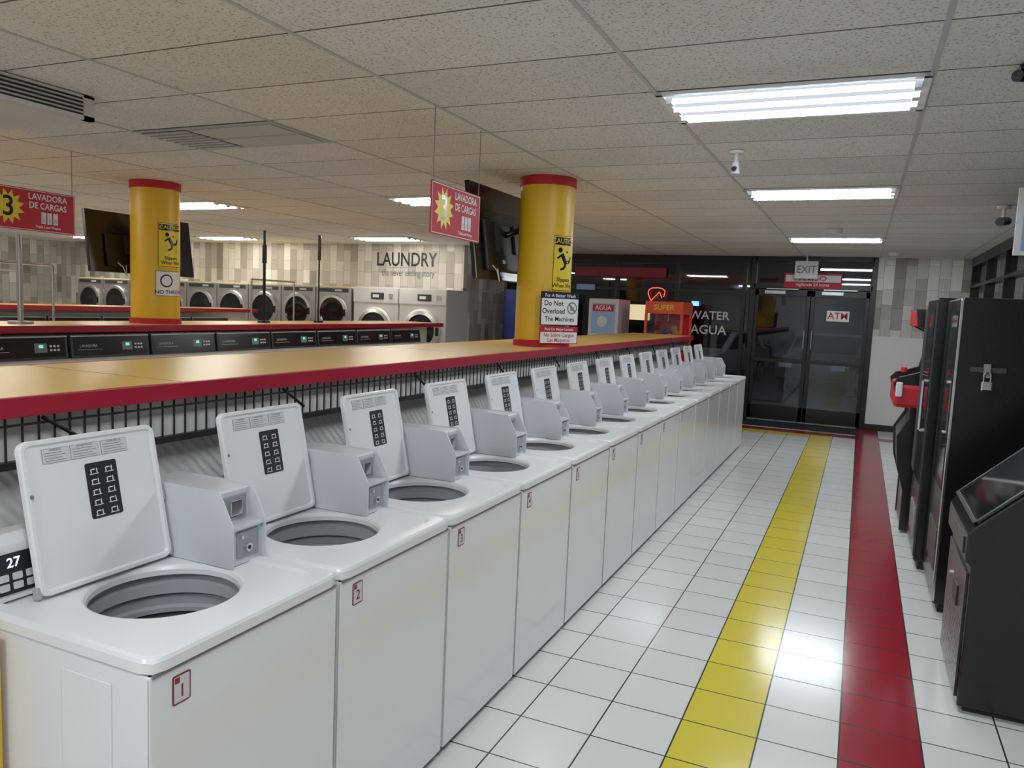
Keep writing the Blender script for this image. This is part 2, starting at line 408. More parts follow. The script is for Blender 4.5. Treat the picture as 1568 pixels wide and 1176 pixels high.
for z in range(2): a.box((vx0+.45,vy0+.04+z*.25,ZC-.016),(vx1-.03,vy0+.27+z*.25,ZC-.008),M_LIGHTGREY,.004)
a.obj('ceiling_return_vent')

# ------------------------------------------------------------------ washing machine (top loader)
PITCH = .677; WX = -1.34; WY0 = 1.145; NW = 14
def washer():
    b = MB(); D=.67; W=.667
    b.box((-.028,.004,.03),(-.008,W-.004,.908),M_ENAMEL,.006)
    b.box((-D+.02,.004,.03),(-D+.04,W-.004,.908),M_ENAMEL,.004)
    b.box((-D+.022,.004,.03),(-.010,.022,.908),M_ENAMEL,.004); b.box((-D+.022,W-.022,.03),(-.010,W-.004,.908),M_ENAMEL,.004)
    b.box((-D+.03,.01,.03),(-.02,W-.01,.06),M_PRINT)
    b.box((-D+.05,.03,0),(-.05,W-.03,.035),M_RUBBER)
    for yy,s in ((.004,-1),(W-.004,1)):
        b.box((-.29,min(yy,yy+s*.004),.06),(-.125,max(yy,yy+s*.004),.868),M_ENAMEL,.002)
    b.box((-.0085,.010,.905),(-.004,W-.01,.912),M_PRINT)
    hc=(-.33,W/2); n=96
    angs=[2*math.pi*i/n for i in range(n)]
    def rect_loop(ins, z, r=.03):
        P = rr(-D+ins, 0-ins, ins+.001, W-ins-.001, r, 6); out=[]
        for a in angs:
            dx,dy=math.cos(a),math.sin(a); best=None
            for i in range(len(P)):
                ax,ay=P[i][0]-hc[0],P[i][1]-hc[1]; bx,by=P[(i+1)%len(P)][0]-hc[0],P[(i+1)%len(P)][1]-hc[1]
                ex,ey=bx-ax,by-ay; den=dx*ey-dy*ex
                if abs(den)<1e-12: continue
                tt=(ax*ey-ay*ex)/den; ss=(ax*dy-ay*dx)/den
                if tt>0 and -1e-6<=ss<=1+1e-6 and (best is None or tt>best): best=tt
            out.append((hc[0]+dx*best,hc[1]+dy*best,z))
        return out
    L=[rect_loop(.008,.908),rect_loop(0,.914),rect_loop(0,.938),rect_loop(.004,.946),rect_loop(.012,.950),rect_loop(.045,.950,.05),rect_loop(.056,.942,.05)]
    L+= [circ(*hc,.203,.942,n),circ(*hc,.197,.939,n),circ(*hc,.191,.930,n),circ(*hc,.190,.915,n)]
    b.loops(L,[M_DECK]*10,[False,True,True,True,True,False,False,True,True,True])
    L=[circ(*hc,.190,.915,n),circ(*hc,.21,.908,n),circ(*hc,.215,.890,n),circ(*hc,.200,.884,n),circ(*hc,.197,.855,n),circ(*hc,.212,.847,n),circ(*hc,.214,.815,n),circ(*hc,.204,.808,n),circ(*hc,.204,.795,n),circ(*hc,.22,.785,n),circ(*hc,.22,.6,n),circ(*hc,.12,.56,n)]
    b.loops(L,[M_TUBD,M_TUBR,M_TUBR,M_TUBR,M_TUBD,M_TUBR,M_TUBR,M_TUBR,M_TUBD,M_TUB,M_TUB],True,False,True)
    ag=[circ(*hc,.12,.57,24),circ(*hc,.06,.62,24),circ(*hc,.04,.74,24),circ(*hc,.035,.78,24),circ(*hc,.01,.79,24)]
    b.loops(ag,M_TUBR,True,False,True)
    b.prism([(-.572,.948),(-.590,1.09),(-.61,1.115),(-.665,1.115),(-.665,.948)],'y',.012,.520,M_DECK,.006)
    Mc = frame((-.571,.02,.955),(0,1,0),(-.018,0,.142))
    b.rect(.01,.49,.012,.115,.0035,M_DECAL,Mc,.006,.004)
    b.text('27',.035,Mc@Matrix.Translation((.06,.09,.005)),M_DIGIT)
    for i in range(4):
        for j in range(2):
            b.rect(.02+i*.035,.045+i*.035,.022+j*.024,.040+j*.024,.006,M_PAPER,Mc,.003,.003)
    Ml = frame((-.512,.107,.952),(0,1,0),(-.082,0,.39))
    w,h=.412,.404
    def ll(ins,z,r): return [(p[0],p[1],z) for p in rr(ins,w-ins,ins,h-ins,r,5)]
    b.loops([ll(.006,-.022,.02),ll(0,-.016,.026),ll(0,-.002,.026),ll(.003,.004,.024),ll(.012,.004,.018),ll(.018,-.003,.014)],M_DECK,[True,False,True,False,True],True,True,Ml)
    b.rect(.175,.272,.165,.320,-.0015,M_DECAL,Ml,.006,.002)
    for j in range(5):
        for i in range(2):
            cx=.200+i*.046; cy=.182+j*.029
            b.rect(cx-.014,cx+.014,cy-.0105,cy-.0085,-.0008,M_WHITE,Ml)
            b.rect(cx-.011,cx-.008,cy-.008,cy+.004,-.0008,M_WHITE,Ml); b.rect(cx+.007,cx+.010,cy-.008,cy+.006,-.0008,M_WHITE,Ml)
            b.rect(cx-.008,cx+.004,cy+.002,cy+.005,-.0008,M_WHITE,Ml)
    for (a0,a1) in ((.060,.135),(.140,.225),(.232,.315)):
        b.rect(a0,a1,.338,.377,-.0017,M_PRINT,Ml); b.rect(a0+.001,a1-.001,.339,.376,-.0013,M_PAPER,Ml)
        for q in range(4): b.rect(a0+.006,a1-.008-.012*(q%2),.3435+q*.007,.3450+q*.007,-.0008,M_PRINT,Ml)
        b.text('WARNING' if a0<.1 else 'ADVERTENCIA',.007,Ml@Matrix.Translation(((a0+a1)/2,.3725,-.0007)),M_PRINT)
    b.cyl((.014,.26,-.004),(.014,.26,.004),.006,M_PRINT,10,M=Ml)
    b.box((w-.004,.0,-.02),(w+.006,.05,.0),M_TUBR,.003,M=Ml); b.box((-.008,.0,-.02),(.004,.03,.0),M_TUBR,.003,M=Ml)
    b.box((w-.004,.17,-.012),(w+.004,.20,.004),M_TUBR,.002,M=Ml)
    y0,y1=.527,.665
    b.prism([(-.655,.944),(-.295,.944),(-.295,1.062),(-.345,1.062),(-.345,1.12),(-.340,1.160),(-.346,1.166),(-.655,1.166)],'y',y0+.004,y1-.004,M_BOX,.003)
    for ya,yb in ((y0,y0+.005),(y1-.005,y1)):
        b.prism([(-.655,.944),(-.278,.944),(-.278,1.070),(-.330,1.164),(-.338,1.170),(-.655,1.170)],'y',ya,yb,M_BOX,.001)
    b.box((-.345,y0+.005,1.056),(-.280,y1-.005,1.066),M_BOX,.002)
    b.box((-.3455,y0+.02,1.075),(-.339,y1-.02,1.145),M_BOXIN,.003); b.box((-.341,y0+.045,1.085),(-.330,y1-.045,1.13),M_CHROME,.003)
    b.box((-.296,y0+.03,.965),(-.289,y1-.02,1.045),M_BOXIN,.003)
    b.cyl((-.292,y0+.07,.995),(-.280,y0+.07,.995),.013,M_CHROME,16); b.cyl((-.281,y0+.07,.995),(-.278,y0+.07,.995),.006,M_BLACKM,10)
    b.cyl((-.292,y0+.045,1.03),(-.283,y0+.045,1.03),.006,M_CHROME,10)
    return b
wme=None
for i in range(NW):
    loc=(WX,WY0+i*PITCH,0)
    if wme is None: o=washer().obj('washing_machine',loc=loc); wme=o.data
    else: o=inst(wme,'washing_machine',loc=loc)
    n = MB(); Mf=FX((-.0078,.065,.815))
    n.rect(0,.052,0,.070,.0012,M_REDBADGE,Mf,.006,.0012); n.rect(.004,.048,.004,.066,.0016,M_PAPER,Mf,.004); n.rect(.006,.020,.050,.064,.0019,M_REDBADGE,Mf)
    n.text(str(i+1),.044,Mf@Matrix.Translation((.027,.028,.002)),M_REDBADGE)
    n.obj('number_badge',parent=o)

# ------------------------------------------------------------------ counters
def counter(name, xf, xb, y0, y1, zt, grille=True):
    c = MB()
    c.box((xb+.02,y0,zt-.05),(xf-.02,y1,zt),M_YEL)
    c.box((xf-.02,y0-.02,zt-.056),(xf,y1+.02,zt+.001),M_RED,.003); c.box((xb,y0-.02,zt-.056),(xb+.02,y1+.02,zt+.001),M_RED,.003)
    c.box((xb,y1,zt-.056),(xf,y1+.02,zt+.001),M_RED,.003); c.box((xb,y0-.02,zt-.056),(xf,y0,zt+.001),M_RED,.003)
    yy=y0+1.35
    while yy<y1: c.box((xb+.02,yy,zt),(xf-.02,yy+.003,zt+.0006),M_SEAM); yy+=2.4
    c.box((xb+.2,y0+.12,0),(xf-.22,y1-.1,zt-.05),M_WALLW)
    if grille:
        c.box((xf-.15,y0+.12,.0),(xf-.13,y1-.1,1.24),M_QUILT)
        gx=xf-.03
        c.box((gx-.008,y0+.1,zt-.205),(gx+.008,y1-.1,zt-.183),M_BLACKM)
        c.box((gx-.004,y0+.1,zt-.085),(gx+.004,y1-.1,zt-.079),M_BLACKM)
        yy=y0+.12
        while yy<y1-.1:
            c.box((gx-.0025,yy,zt-.19),(gx+.0025,yy+.005,zt-.056),M_BLACKM); yy+=.048
        c.box((gx-.05,y0+.12,zt-.19),(gx-.045,y1-.1,zt-.05),M_WALLW)
        c.box((gx-.05,y0+.12,zt-.20),(gx-.01,y1-.1,zt-.19),M_BLACKM)
        yy=y0+.85
        while yy<y1-.2:
            c.cyl((gx+.006,yy,zt-.066),(gx+.006,yy+.13,zt-.15),.006,M_BLACK,8)
            yy+=.677*1.5
    return c.obj(name)
counter('folding_counter',-2.10,-2.96,.6,10.75,1.439)
counter('folding_counter',-5.75,-6.55,.6,10.2,1.439,False)
counter('folding_counter',-9.35,-10.1,.6,10.2,1.50,False)
MB().box((-2.06,1.07,0),(-1.83,1.135,.90),M_YELP,.008).obj('trim_counter_end')

# ------------------------------------------------------------------ columns with signs
def column(cx,cy,r,zb,signs):
    c = MB()
    n=48
    def ring(rad,z): return circ(cx,cy,rad,z,n)
    c.loops([ring(r+.012,zb),ring(r+.012,zb+.045),ring(r,zb+.05)],[M_REDSIGN]*2,True,True)
    c.loops([ring(r,zb+.05),ring(r,ZC-.07)],[M_YELP],True)
    c.loops([ring(r,ZC-.07),ring(r+.008,ZC-.068),ring(r+.008,ZC-.002)],[M_REDSIGN]*2,True,False,True)
    base = math.atan2(-cy,-cx)
    def mapper(a0,z0,off):
        return lambda x,y: (cx+(r+off)*math.cos(base+a0+x/r), cy+(r+off)*math.sin(base+a0+x/r), z0+y)
    def patch(a0,a1,z0,z1,off,m):
        P=[];k=14
        for i in range(k+1):
            a=base+a0+(a1-a0)*i/k
            P.append((cx+(r+off)*math.cos(a),cy+(r+off)*math.sin(a),z0)); P.append((cx+(r+off)*math.cos(a),cy+(r+off)*math.sin(a),z1))
        c.raw(P,[(2*i,2*i+2,2*i+3,2*i+1) for i in range(k)],m,True)
    signs(c,mapper,patch,base)
    return c.obj('support_column')
def caution(c,mapper,patch,a0,a1,z0,z1):
    patch(a0,a1,z0,z1,.002,M_BLACK); patch(a0+.02,a1-.02,z0+.004,z1-.004,.0025,M_YELS)
    am=(a0+a1)/2; h=z1-z0; w=(a1-a0)
    patch(a0+.04,a1-.04,z1-h*.17,z1-h*.03,.003,M_BLACK)
    c.text('CAUTION',.052*h/.42,mapper(am,z1-h*.10,.004),M_YELS)
    m = mapper(am,z0+h*.56,.004); s=h/.42
    def stroke(x0,y0,x1,y1,t):
        dx,dy=x1-x0,y1-y0; L=math.hypot(dx,dy); nx,ny=-dy/L*t/2,dx/L*t/2
        P=[(x0+nx,y0+ny),(x0-nx,y0-ny),(x1-nx,y1-ny),(x1+nx,y1+ny)]
        c.raw([m(p[0]*s,p[1]*s) for p in P],[(0,1,2,3)],M_BLACK)
    stroke(-.03,.045,.01,-.02,.036); stroke(.01,-.02,.06,-.01,.022); stroke(.06,-.01,.075,.03,.018); stroke(.01,-.02,.0,-.06,.022); stroke(0,-.06,-.04,-.075,.018)
    stroke(-.03,.04,-.07,.01,.015); stroke(-.03,.04,.03,.065,.015); stroke(-.06,-.085,.07,-.085,.008)
    c.raw([m((-.045+.02*math.cos(k*math.pi/6))*s,(.075+.02*math.sin(k*math.pi/6))*s) for k in range(12)],[tuple(range(12))],M_BLACK)
    c.text('Slippery',.045*s,mapper(am,z0+h*.20,.004),M_BLACK); c.text('When Wet',.045*s,mapper(am,z0+h*.09,.004),M_BLACK)
def prohib(c,M,x,y,r):
    n=24
    P=[(x+r*math.cos(2*math.pi*i/n),y+r*math.sin(2*math.pi*i/n),0) for i in range(n)]; Q=[(x+r*.78*math.cos(2*math.pi*i/n),y+r*.78*math.sin(2*math.pi*i/n),0) for i in range(n)]
    c.loops([P,Q],M_PRINT,False,M=M)
    d=r*.85*.707; t=r*.12
    c.raw([(x-d-t,y+d-t,0),(x-d+t,y+d+t,0),(x+d+t,y-d+t,0),(x+d-t,y-d-t,0)],[(0,1,2,3)],M_PRINT,False,M)
    c.rect(x-r*.35,x+r*.35,y-r*.4,y+r*.2,-.0002,M_PRINT,M)
def signs1(c,mapper,patch,base):
    caution(c,mapper,patch,.30,1.25,1.88,2.30)
    a=base+.60; nrm=Vector((math.cos(a),math.sin(a),0)); xd=Vector((-math.sin(a),math.cos(a),0))
    o=Vector((C1[0],C1[1],1.470))+nrm*(C1[2]+.022)
    M=frame(o,xd,(0,0,1)); T=lambda x,y,z=.0015: M@Matrix.Translation((x,y,z))
    c.rect(-.18,.18,.14,.40,0,M_DECAL,M,.012,.006); c.rect(-.173,.173,.147,.393,.0008,M_WHITE,M,.010)
    c.rect(-.173,.173,.348,.393,.001,M_DECAL,M); c.text('For A Better Wash',.037,T(0,.370),M_WHITE)
    for k,s in enumerate(('Do Not','Overload','The Machines')): c.text(s,.056 if k<2 else .050,T(-.060 if k<2 else 0,.310-.060*k),M_BLACK)
    prohib(c,T(0,0),.115,.278,.048)
    c.rect(-.18,.18,0,.135,0,M_REDSIGN,M,.012,.006); c.rect(-.173,.173,.006,.090,.0008,M_WHITE,M,.008)
    c.text('Para Un Mejor Lavado',.030,T(0,.111),M_WHITE); c.text('No Sobre Cargue',.040,T(0,.066),M_REDSIGN); c.text('Las Maquinas',.040,T(0,.027),M_REDSIGN)
    c.cyl(tuple(M@Vector((0,.2,-.03))),tuple(M@Vector((0,.2,-.006))),.01,M_BLACK,8)
def signs2(c,mapper,patch,base):
    caution(c,mapper,patch,.10,1.25,1.97,2.37)
    patch(.0,1.2,1.70,1.93,.002,M_DECAL); patch(.02,1.18,1.704,1.926,.0025,M_WHITE)
    c.text('NO THROW',.05,mapper(.62,1.735,.004),M_DECAL)
    n=24; m=mapper(.45,1.84,.004)
    P=[m(.06*math.cos(2*math.pi*i/n),.06*math.sin(2*math.pi*i/n)) for i in range(n)]; Q=[m(.047*math.cos(2*math.pi*i/n),.047*math.sin(2*math.pi*i/n)) for i in range(n)]
    c.loops([P,Q],M_DECAL); c.raw([m(-.045,.035),m(-.035,.045),m(.045,-.035),m(.035,-.045)],[(0,1,2,3)],M_DECAL)
C1=(-2.33,5.74,.215); C2=(-6.12,5.31,.215)
column(*C1,1.4402,signs1); column(*C2,1.4402,signs2)

# ------------------------------------------------------------------ hanging signs
def hang_sign(y0,y1,x0,x1,z0,z1):
    s=MB(); o=Vector((x0,y0,z0)); xd=Vector((x1-x0,y1-y0,0)); w=xd.length; h=z1-z0
    M=frame(o,xd,(0,0,1)); T=lambda x,y,z=.0015: M@Matrix.Translation((x,y,z))
    s.rect(0,w,0,h,0,M_REDSIGN,M,.004,.006)
    for a in ((.006,w-.006,.006,.010),(.006,w-.006,h-.010,h-.006),(.006,.010,.006,h-.006),(w-.010,w-.006,.006,h-.006)): s.rect(*a,.0008,M_PAPER,M)
    cx,cy=w*.24,h*.52; n=24
    P=[(cx+(h*.42 if i%2 else h*.27)*math.cos(math.pi*2*i/n),cy+(h*.42 if i%2 else h*.27)*math.sin(math.pi*2*i/n),.001) for i in range(n)]
    s.raw([(cx,cy,.001)]+P,[(0,1+i,1+(i+1)%n) for i in range(n)],M_YELS,False,M)
    s.text('3',h*.66,T(cx,cy-.002,.002),M_BLACK)
    s.text('LAVADORA',h*.21,T(w*.68,h*.83),M_WHITE,.95); s.text('DE CARGAS',h*.21,T(w*.68,h*.62),M_WHITE,.9)
    for k in range(3):
        a=w*.60+k*h*.16; s.rect(a,a+h*.13,h*.2,h*.48,.001,M_PAPER,M); s.rect(a+h*.03,a+h*.10,h*.24,h*.34,.0015,M_LIGHTGREY,M)
    s.text('Triple Load Washer',h*.085,T(w*.68,h*.12),M_WHITE)
    s.raw([(0,0,-.0065),(w,0,-.0065),(w,h,-.0065),(0,h,-.0065)],[(3,2,1,0)],M_REDSIGN,False,M)
    for q in (.02,w-.02):
        p=M@Vector((q,h-.005,-.003)); s.cyl(p,(p.x,p.y,ZC-.004),.0025,M_PRINT,6)
    s.obj('hanging_sign')
hang_sign(3.49,4.10,-2.06,-2.09,2.105,2.375)
hang_sign(3.30,3.98,-5.38,-5.42,2.13,2.42)

# ------------------------------------------------------------------ televisions (backs towards camera)
def tv(xb,xt,y0,y1,z0,z1,colx,coly):
    t=MB(); o=Vector((xb,y0,z0)); M=frame(o,(0,1,0),(xt-xb,0,z1-z0)); w=y1-y0; h=math.hypot(xt-xb,z1-z0)
    t.box((0,0,-.035),(w,h,0),M_BLACK,.006,M=M)
    t.box((w*.14,h*.10,0),(w*.86,h*.62,.03),M_BLACKM,.012,M=M)
    t.rect(.012,w-.012,.018,h-.012,-.0355,M_DGLASS,M)
    for k in range(6): t.box((w*.2,h*.66+k*.012,0),(w*.8,h*.66+k*.012+.005,.004),M_GREYC,M=M)
    t.box((w*.3,h*.3,.03),(w*.34,h*.62,.05),M_GREYC,M=M); t.box((w*.62,h*.3,.03),(w*.66,h*.62,.05),M_GREYC,M=M)
    t.rect(w*.4,w*.45,h*.18,h*.22,.0306,M_PAPER,M)
    p=M@Vector((w*.5,h*.5,.03)); t.cyl(p,(colx,coly,p.z+.05),.025,M_BLACK,10)
    q=M@Vector((w*.3,h*.12,.03)); t.tube([q,q+Vector((.03,-.02,-.1)),q+Vector((.02,-.05,-.02)),q+Vector((.0,-.09,.02))],.005,M_PAPER,6)
    t.obj('television')
tv(-2.62,-2.72,5.13,6.18,1.94,2.66,C1[0]-.215,C1[1])
tv(-6.38,-6.46,4.83,6.02,1.90,2.46,C2[0]-.21,C2[1])

# ------------------------------------------------------------------ row 2/3 front loaders
def frontloader(W=.75):
    b=MB(); D=.66
    b.box((-D,.004,.05),(0,W-.004,1.16),M_PANELW,.01); b.box((-D+.03,.03,0),(-.03,W-.03,.06),M_RUBBER)
    b.box((-D,.0,1.16),(.01,W,1.185),M_DECK,.006)
    b.prism([(-.56,1.185),(-.585,1.37),(-D,1.37),(-D,1.185)],'y',.008,W-.008,M_GREYC,.006)
    M=frame((-.5600,.03,1.19),(0,1,0),(-.025,0,.185))
    b.rect(0,W-.06,.015,.165,.002,M_BLACK,M,.006,.002)
    b.rect(.44,.54,.05,.12,.003,M_PRINT,M); b.rect(.475,.51,.085,.108,.0035,M_GREEN,M)
    for i in range(3):
        for j in range(2): b.rect(.56+i*.03,.58+i*.03,.06+j*.03,.075+j*.03,.0035,M_PAPER,M)
    b.text('LAVADORA',.03,M@Matrix.Translation((.13,.09,.0035)),M_LIGHTGREY); b.rect(.03,.25,.06,.063,.0035,M_LIGHTGREY,M)
    b.rect(-.02,W-.04,.166,.174,.003,M_LIGHTGREY,M)
    c=lambda r,x:[(x,W/2+r*math.cos(2*math.pi*i/32),.66+r*math.sin(2*math.pi*i/32)) for i in range(32)]
    b.loops([c(.26,0),c(.26,.03),c(.23,.045),c(.19,.04),c(.17,.01),c(.05,-.005)],[M_CHROME,M_CHROME,M_CHROME,M_DGLASS,M_DGLASS],True,False,True)
    b.box((.0,W/2+.22,.62),(.06,W/2+.26,.70),M_STEEL,.008); b.box((0,.05,1.0),(.008,.30,1.12),M_GREYC,.003)
    return b
fm=None
for xr,zo,ys in ((-5.09,0,4.1-.76*4),(-8.69,0,1.1)):
    k=0
    while ys+k*.76 < 9.4:
        loc=(xr,ys+k*.76,zo)
        if fm is None: o=frontloader().obj('front_load_washer',loc=loc); fm=o.data
        else: inst(fm,'front_load_washer',loc=loc)
        k+=1

# ------------------------------------------------------------------ dryers along wall_back_left (face -Y)
def dryer(W=.755):
    b=MB(); H=1.93; D=.76
    b.box((0,0,.04),(W,D,H),M_STEEL,.012); b.box((.03,.03,0),(W-.03,D,.05),M_RUBBER)
    b.box((0,.0,H),(W,D,H+.025),M_CREAM)
    def c(r,y,z0=1.52): return [(W/2+r*math.cos(2*math.pi*i/36),y,z0+r*math.sin(2*math.pi*i/36)) for i in range(36)]
    for z0 in (1.50,.66):
        b.loops([c(.32,0,z0)[::-1],c(.32,-.02,z0)[::-1],c(.30,-.04,z0)[::-1],c(.255,-.045,z0)[::-1],c(.24,-.02,z0)[::-1],c(.10,-.01,z0)[::-1]],[M_CHROME,M_STEEL,M_STEEL,M_BLACK,M_DGLASS],True,False,True)
        b.box((W/2+.255,-.06,z0-.06),(W/2+.29,-.03,z0+.06),M_BLACK,.006)
    b.box((.06,-.008,1.85),(W-.06,0,1.915),M_GREYC,.003); b.rect(W*.55,W*.75,1.865,1.90,.009,M_LIGHTGREY,FNY((0,0,0)))
    b.box((.02,-.004,1.06),(W-.02,0,1.09),M_PRINT)
    return b
def bigwasher(W=.90):
    b=MB(); H=1.96; D=.76
    b.box((0,0,.04),(W,D,H),M_PANELW,.015); b.box((.03,.03,0),(W-.03,D,.05),M_RUBBER)
    b.box((.0,-.01,1.70),(W,0,1.95),M_PAPER,.01); b.box((.36,-.016,1.76),(.62,-.008,1.87),M_GREYC,.003); b.rect(.40,.52,1.79,1.84,.017,M_WHITE,FNY((0,0,0)))
    b.box((.72,-.02,1.78),(.80,-.008,1.86),M_CHROME,.004)
    def c(r,y,z0=1.27): return [(W/2+r*math.cos(2*math.pi*i/36),y,z0+r*math.sin(2*math.pi*i/36)) for i in range(36)][::-1]
    b.loops([c(.36,0),c(.36,-.03),c(.33,-.06),c(.27,-.065),c(.25,-.03),c(.1,-.02)],[M_CHROME,M_PANELW,M_CHROME,M_BLACK,M_DGLASS],True,False,True)
    b.box((W/2+.30,-.09,1.2),(W/2+.35,-.05,1.34),M_BLACK,.008)
    b.box((.04,-.006,.12),(W-.04,0,.75),M_STEEL,.004)
    return b
dm=None
for k in range(9):
    loc=(-8.02-.77*(k+1),11.02,0)
    if dm is None: o=dryer().obj('tumble_dryer',loc=loc); dm=o.data
    else: inst(dm,'tumble_dryer',loc=loc)
o=bigwasher().obj('large_capacity_washer',loc=(-7.98,11.02,0)); inst(o.data,'large_capacity_washer',loc=(-7.06,11.02,0))
t=MB(); t.text('LAUNDRY',.34,FNY((-7.44,YW-.008,2.47)),M_DECAL,.80); t.text('the never ending story',.17,FNY((-7.40,YW-.008,2.24)),M_PRINT,.70)
t.rect(-.45,.45,0,.004,0,M_PRINT,FNY((-7.42,YW-.008,2.335)))
t.obj('wall_lettering')

# ------------------------------------------------------------------ machines by the storefront
b=MB()
b.box((-3.22,12.35,.03),(-2.6,13.1,.95),M_ORANGE,.01).box((-3.22,12.35,1.72),(-2.6,13.1,1.92),M_ORANGE,.01)
for x,y in ((-3.2,12.37),(-2.62,12.37),(-3.2,13.08),(-2.62,13.08)): b.box((x-.02,y-.02,.95),(x+.02,y+.02,1.72),M_ORANGE)
b.box((-3.18,13.05,.95),(-2.64,13.07,1.72),M_REDSIGN).box((-3.18,12.36,.96),(-2.64,12.365,1.71),M_GLASS)
for i in range(40): 
    x=random.uniform(-3.1,-2.72); y=random.uniform(12.5,12.95); z=random.uniform(1.0,1.5); r=.06
    b.loops([circ(x,y,r*.5,z-r*.8,8),circ(x,y,r,z,8),circ(x,y,r*.5,z+r*.8,8)],random.choice([M_YELS,M_WHITE,M_BLUE,M_REDSIGN,M_YELP]),True,True,True)
b.cyl((-2.91,12.7,1.6),(-2.91,12.7,1.72),.01,M_CHROME,8); b.cyl((-2.91,12.7,1.54),(-2.91,12.7,1.6),.05,M_CHROME,10,.02)
b.box((-3.05,12.25,.85),(-2.75,12.35,.95),M_BLACK,.01); b.text('SUPER',.12,FNY((-2.91,12.345,1.82)),M_YELS)
b.obj('claw_machine')
b=MB()
b.box((-4.2,12.4,.03),(-3.68,13.1,1.93),M_PANELW,.02); b.box((-4.14,12.39,1.35),(-3.74,12.402,1.85),M_BLUSH,.005); b.box((-4.12,12.385,1.72),(-3.76,12.396,1.83),M_REDSIGN)
b.box((-4.1,12.39,.75),(-3.8,12.402,1.2),M_BLACKM,.005); b.text('AGUA',.1,FNY((-3.94,12.383,1.775)),M_WHITE); b.cyl((-3.95,12.385,1.55),(-3.95,12.375,1.55),.09,M_PAPER,20)
b.obj('water_vending_machine')
b=MB()
b.box((-5.75,12.35,.03),(-5.15,13.1,2.03),M_BLUE,.03); b.box((-5.68,12.34,.9),(-5.3,12.352,1.9),M_BLUE,.004); b.box((-5.27,12.34,1.1),(-5.19,12.352,1.5),M_PRINT,.003); b.box((-5.68,12.34,.2),(-5.2,12.352,.4),M_BLACK,.005)
b.box((-5.13,12.5,.03),(-4.98,13.0,1.85),M_PAPER,.01)
b.obj('soda_vending_machine')

b=MB(); b.box((-1.05,13.30,2.38),(-.70,13.34,2.66),M_PAPER,.008); b.cyl((-.875,13.32,2.66),(-.875,13.32,ZC),.012,M_PAPER,8)
b.text('EXIT',.17,FNY((-.875,13.295,2.52)),M_PRINT,.85); b.obj('exit_sign')
b=MB(); M=FNY((-.78,YB-.04,2.36)); b.rect(-.44,.44,-.12,.12,0,M_REDSIGN,M,.0,.006); b.rect(-.42,.42,-.02,.09,.001,M_PAPER,M); b.text('AVISO',.11,M@Matrix.Translation((0,.035,.002)),M_REDSIGN,1.4); b.text('vigilancia 24 horas',.07,M@Matrix.Translation((0,-.065,.002)),M_PAPER)
b.obj('warning_sign')
b=MB(); M=FNY((-.36,YB-.005,1.80)); b.rect(-.17,.17,-.085,.085,0,M_WHITE,M,.0,.004); b.text('ATM',.15,M@Matrix.Translation((0,0,.001)),M_REDSIGN); b.obj('atm_sign')

# ------------------------------------------------------------------ vending machines along right wall (face -X)
b=MB()
b.box((.525,5.2,.06),(1.40,6.0,1.91),M_BLACK,.012); b.box((.56,5.25,0),(1.36,5.95,.07),M_RUBBER)
b.box((.519,5.195,.08),(.535,5.222,1.90),M_CHROME,.003)
b.box((.515,5.24,.75),(.527,5.80,1.84),M_DGLASS,.004); b.box((.515,5.25,.25),(.527,5.75,.5),M_GREYC,.004)
b.box((.60,5.188,1.48),(.78,5.2,1.51),M_GREYC,.002); b.box((.665,5.175,1.45),(.70,5.2,1.53),M_PRINT,.003)
b.box((.655,5.150,1.375),(.715,5.180,1.430),M_CHROME,.008)
pts=[Vector((.668,5.165,1.43)),Vector((.668,5.165,1.47)),Vector((.675,5.165,1.485)),Vector((.695,5.165,1.485)),Vector((.702,5.165,1.47)),Vector((.702,5.165,1.43))]
b.tube(pts,.005,M_CHROME,8)
b.obj('snack_vending_machine')
b=MB()
b.box((.47,6.08,.06),(1.38,6.95,1.93),M_BLACK,.012); b.box((.5,6.1,0),(1.34,6.9,.07),M_RUBBER)
b.box((.46,6.15,.6),(.472,6.7,1.85),M_DGLASS,.004); b.box((.455,6.72,.6),(.472,6.92,1.85),M_GREYC,.004)
b.tube([Vector((.47,6.12,1.0)),Vector((.43,6.12,1.0)),Vector((.43,6.12,1.35)),Vector((.47,6.12,1.35))],.012,M_CHROME,10)
b.box((.455,6.2,.2),(.472,6.6,.42),M_STEEL,.004); b.box((.462,6.075,.1),(.476,6.09,1.9),M_GREYC,.002)
b.obj('drink_vending_machine')
b=MB()
PR=[(.42,0.02),(.42,.35),(.36,.55),(.34,.80),(.42,.95),(.42,1.05),(.30,1.12),(.28,1.25),(.32,1.30),(.50,1.36),(.56,1.65),(.42,1.72),(.40,1.86),(1.2,1.86),(1.2,.02)]
b.prism(PR,'y',7.1,7.16,M_BLACK,.004); b.prism(PR,'y',7.84,7.90,M_BLACK,.004)
b.prism([(.43,0.02),(.43,.35),(.38,.55),(.36,.80),(.45,.95),(.45,1.05),(.52,1.1),(.54,1.36),(.60,1.65),(.62,1.84),(1.18,1.84),(1.18,.02)],'y',7.16,7.84,M_STEEL)
b.box((.40,7.13,1.72),(.64,7.87,1.855),M_REDSIGN,.01); b.box((.29,7.08,1.05),(.53,7.90,1.24),M_REDSIGN,.03)
b.box((.30,7.05,1.14),(.35,7.08,1.26),M_PAPER,.01)
b.cyl((.36,7.35,1.24),(.36,7.35,1.33),.012,M_BLACK,8); b.cyl((.36,7.35,1.33),(.36,7.35,1.37),.025,M_REDSIGN,12)
b.obj('arcade_machine')
b=MB()
prof=[(.53,.03),(.53,.68),(.505,.70),(.505,.82),(.53,.86),(.90,1.22),(.98,1.25),(1.30,1.25),(1.30,.03)]
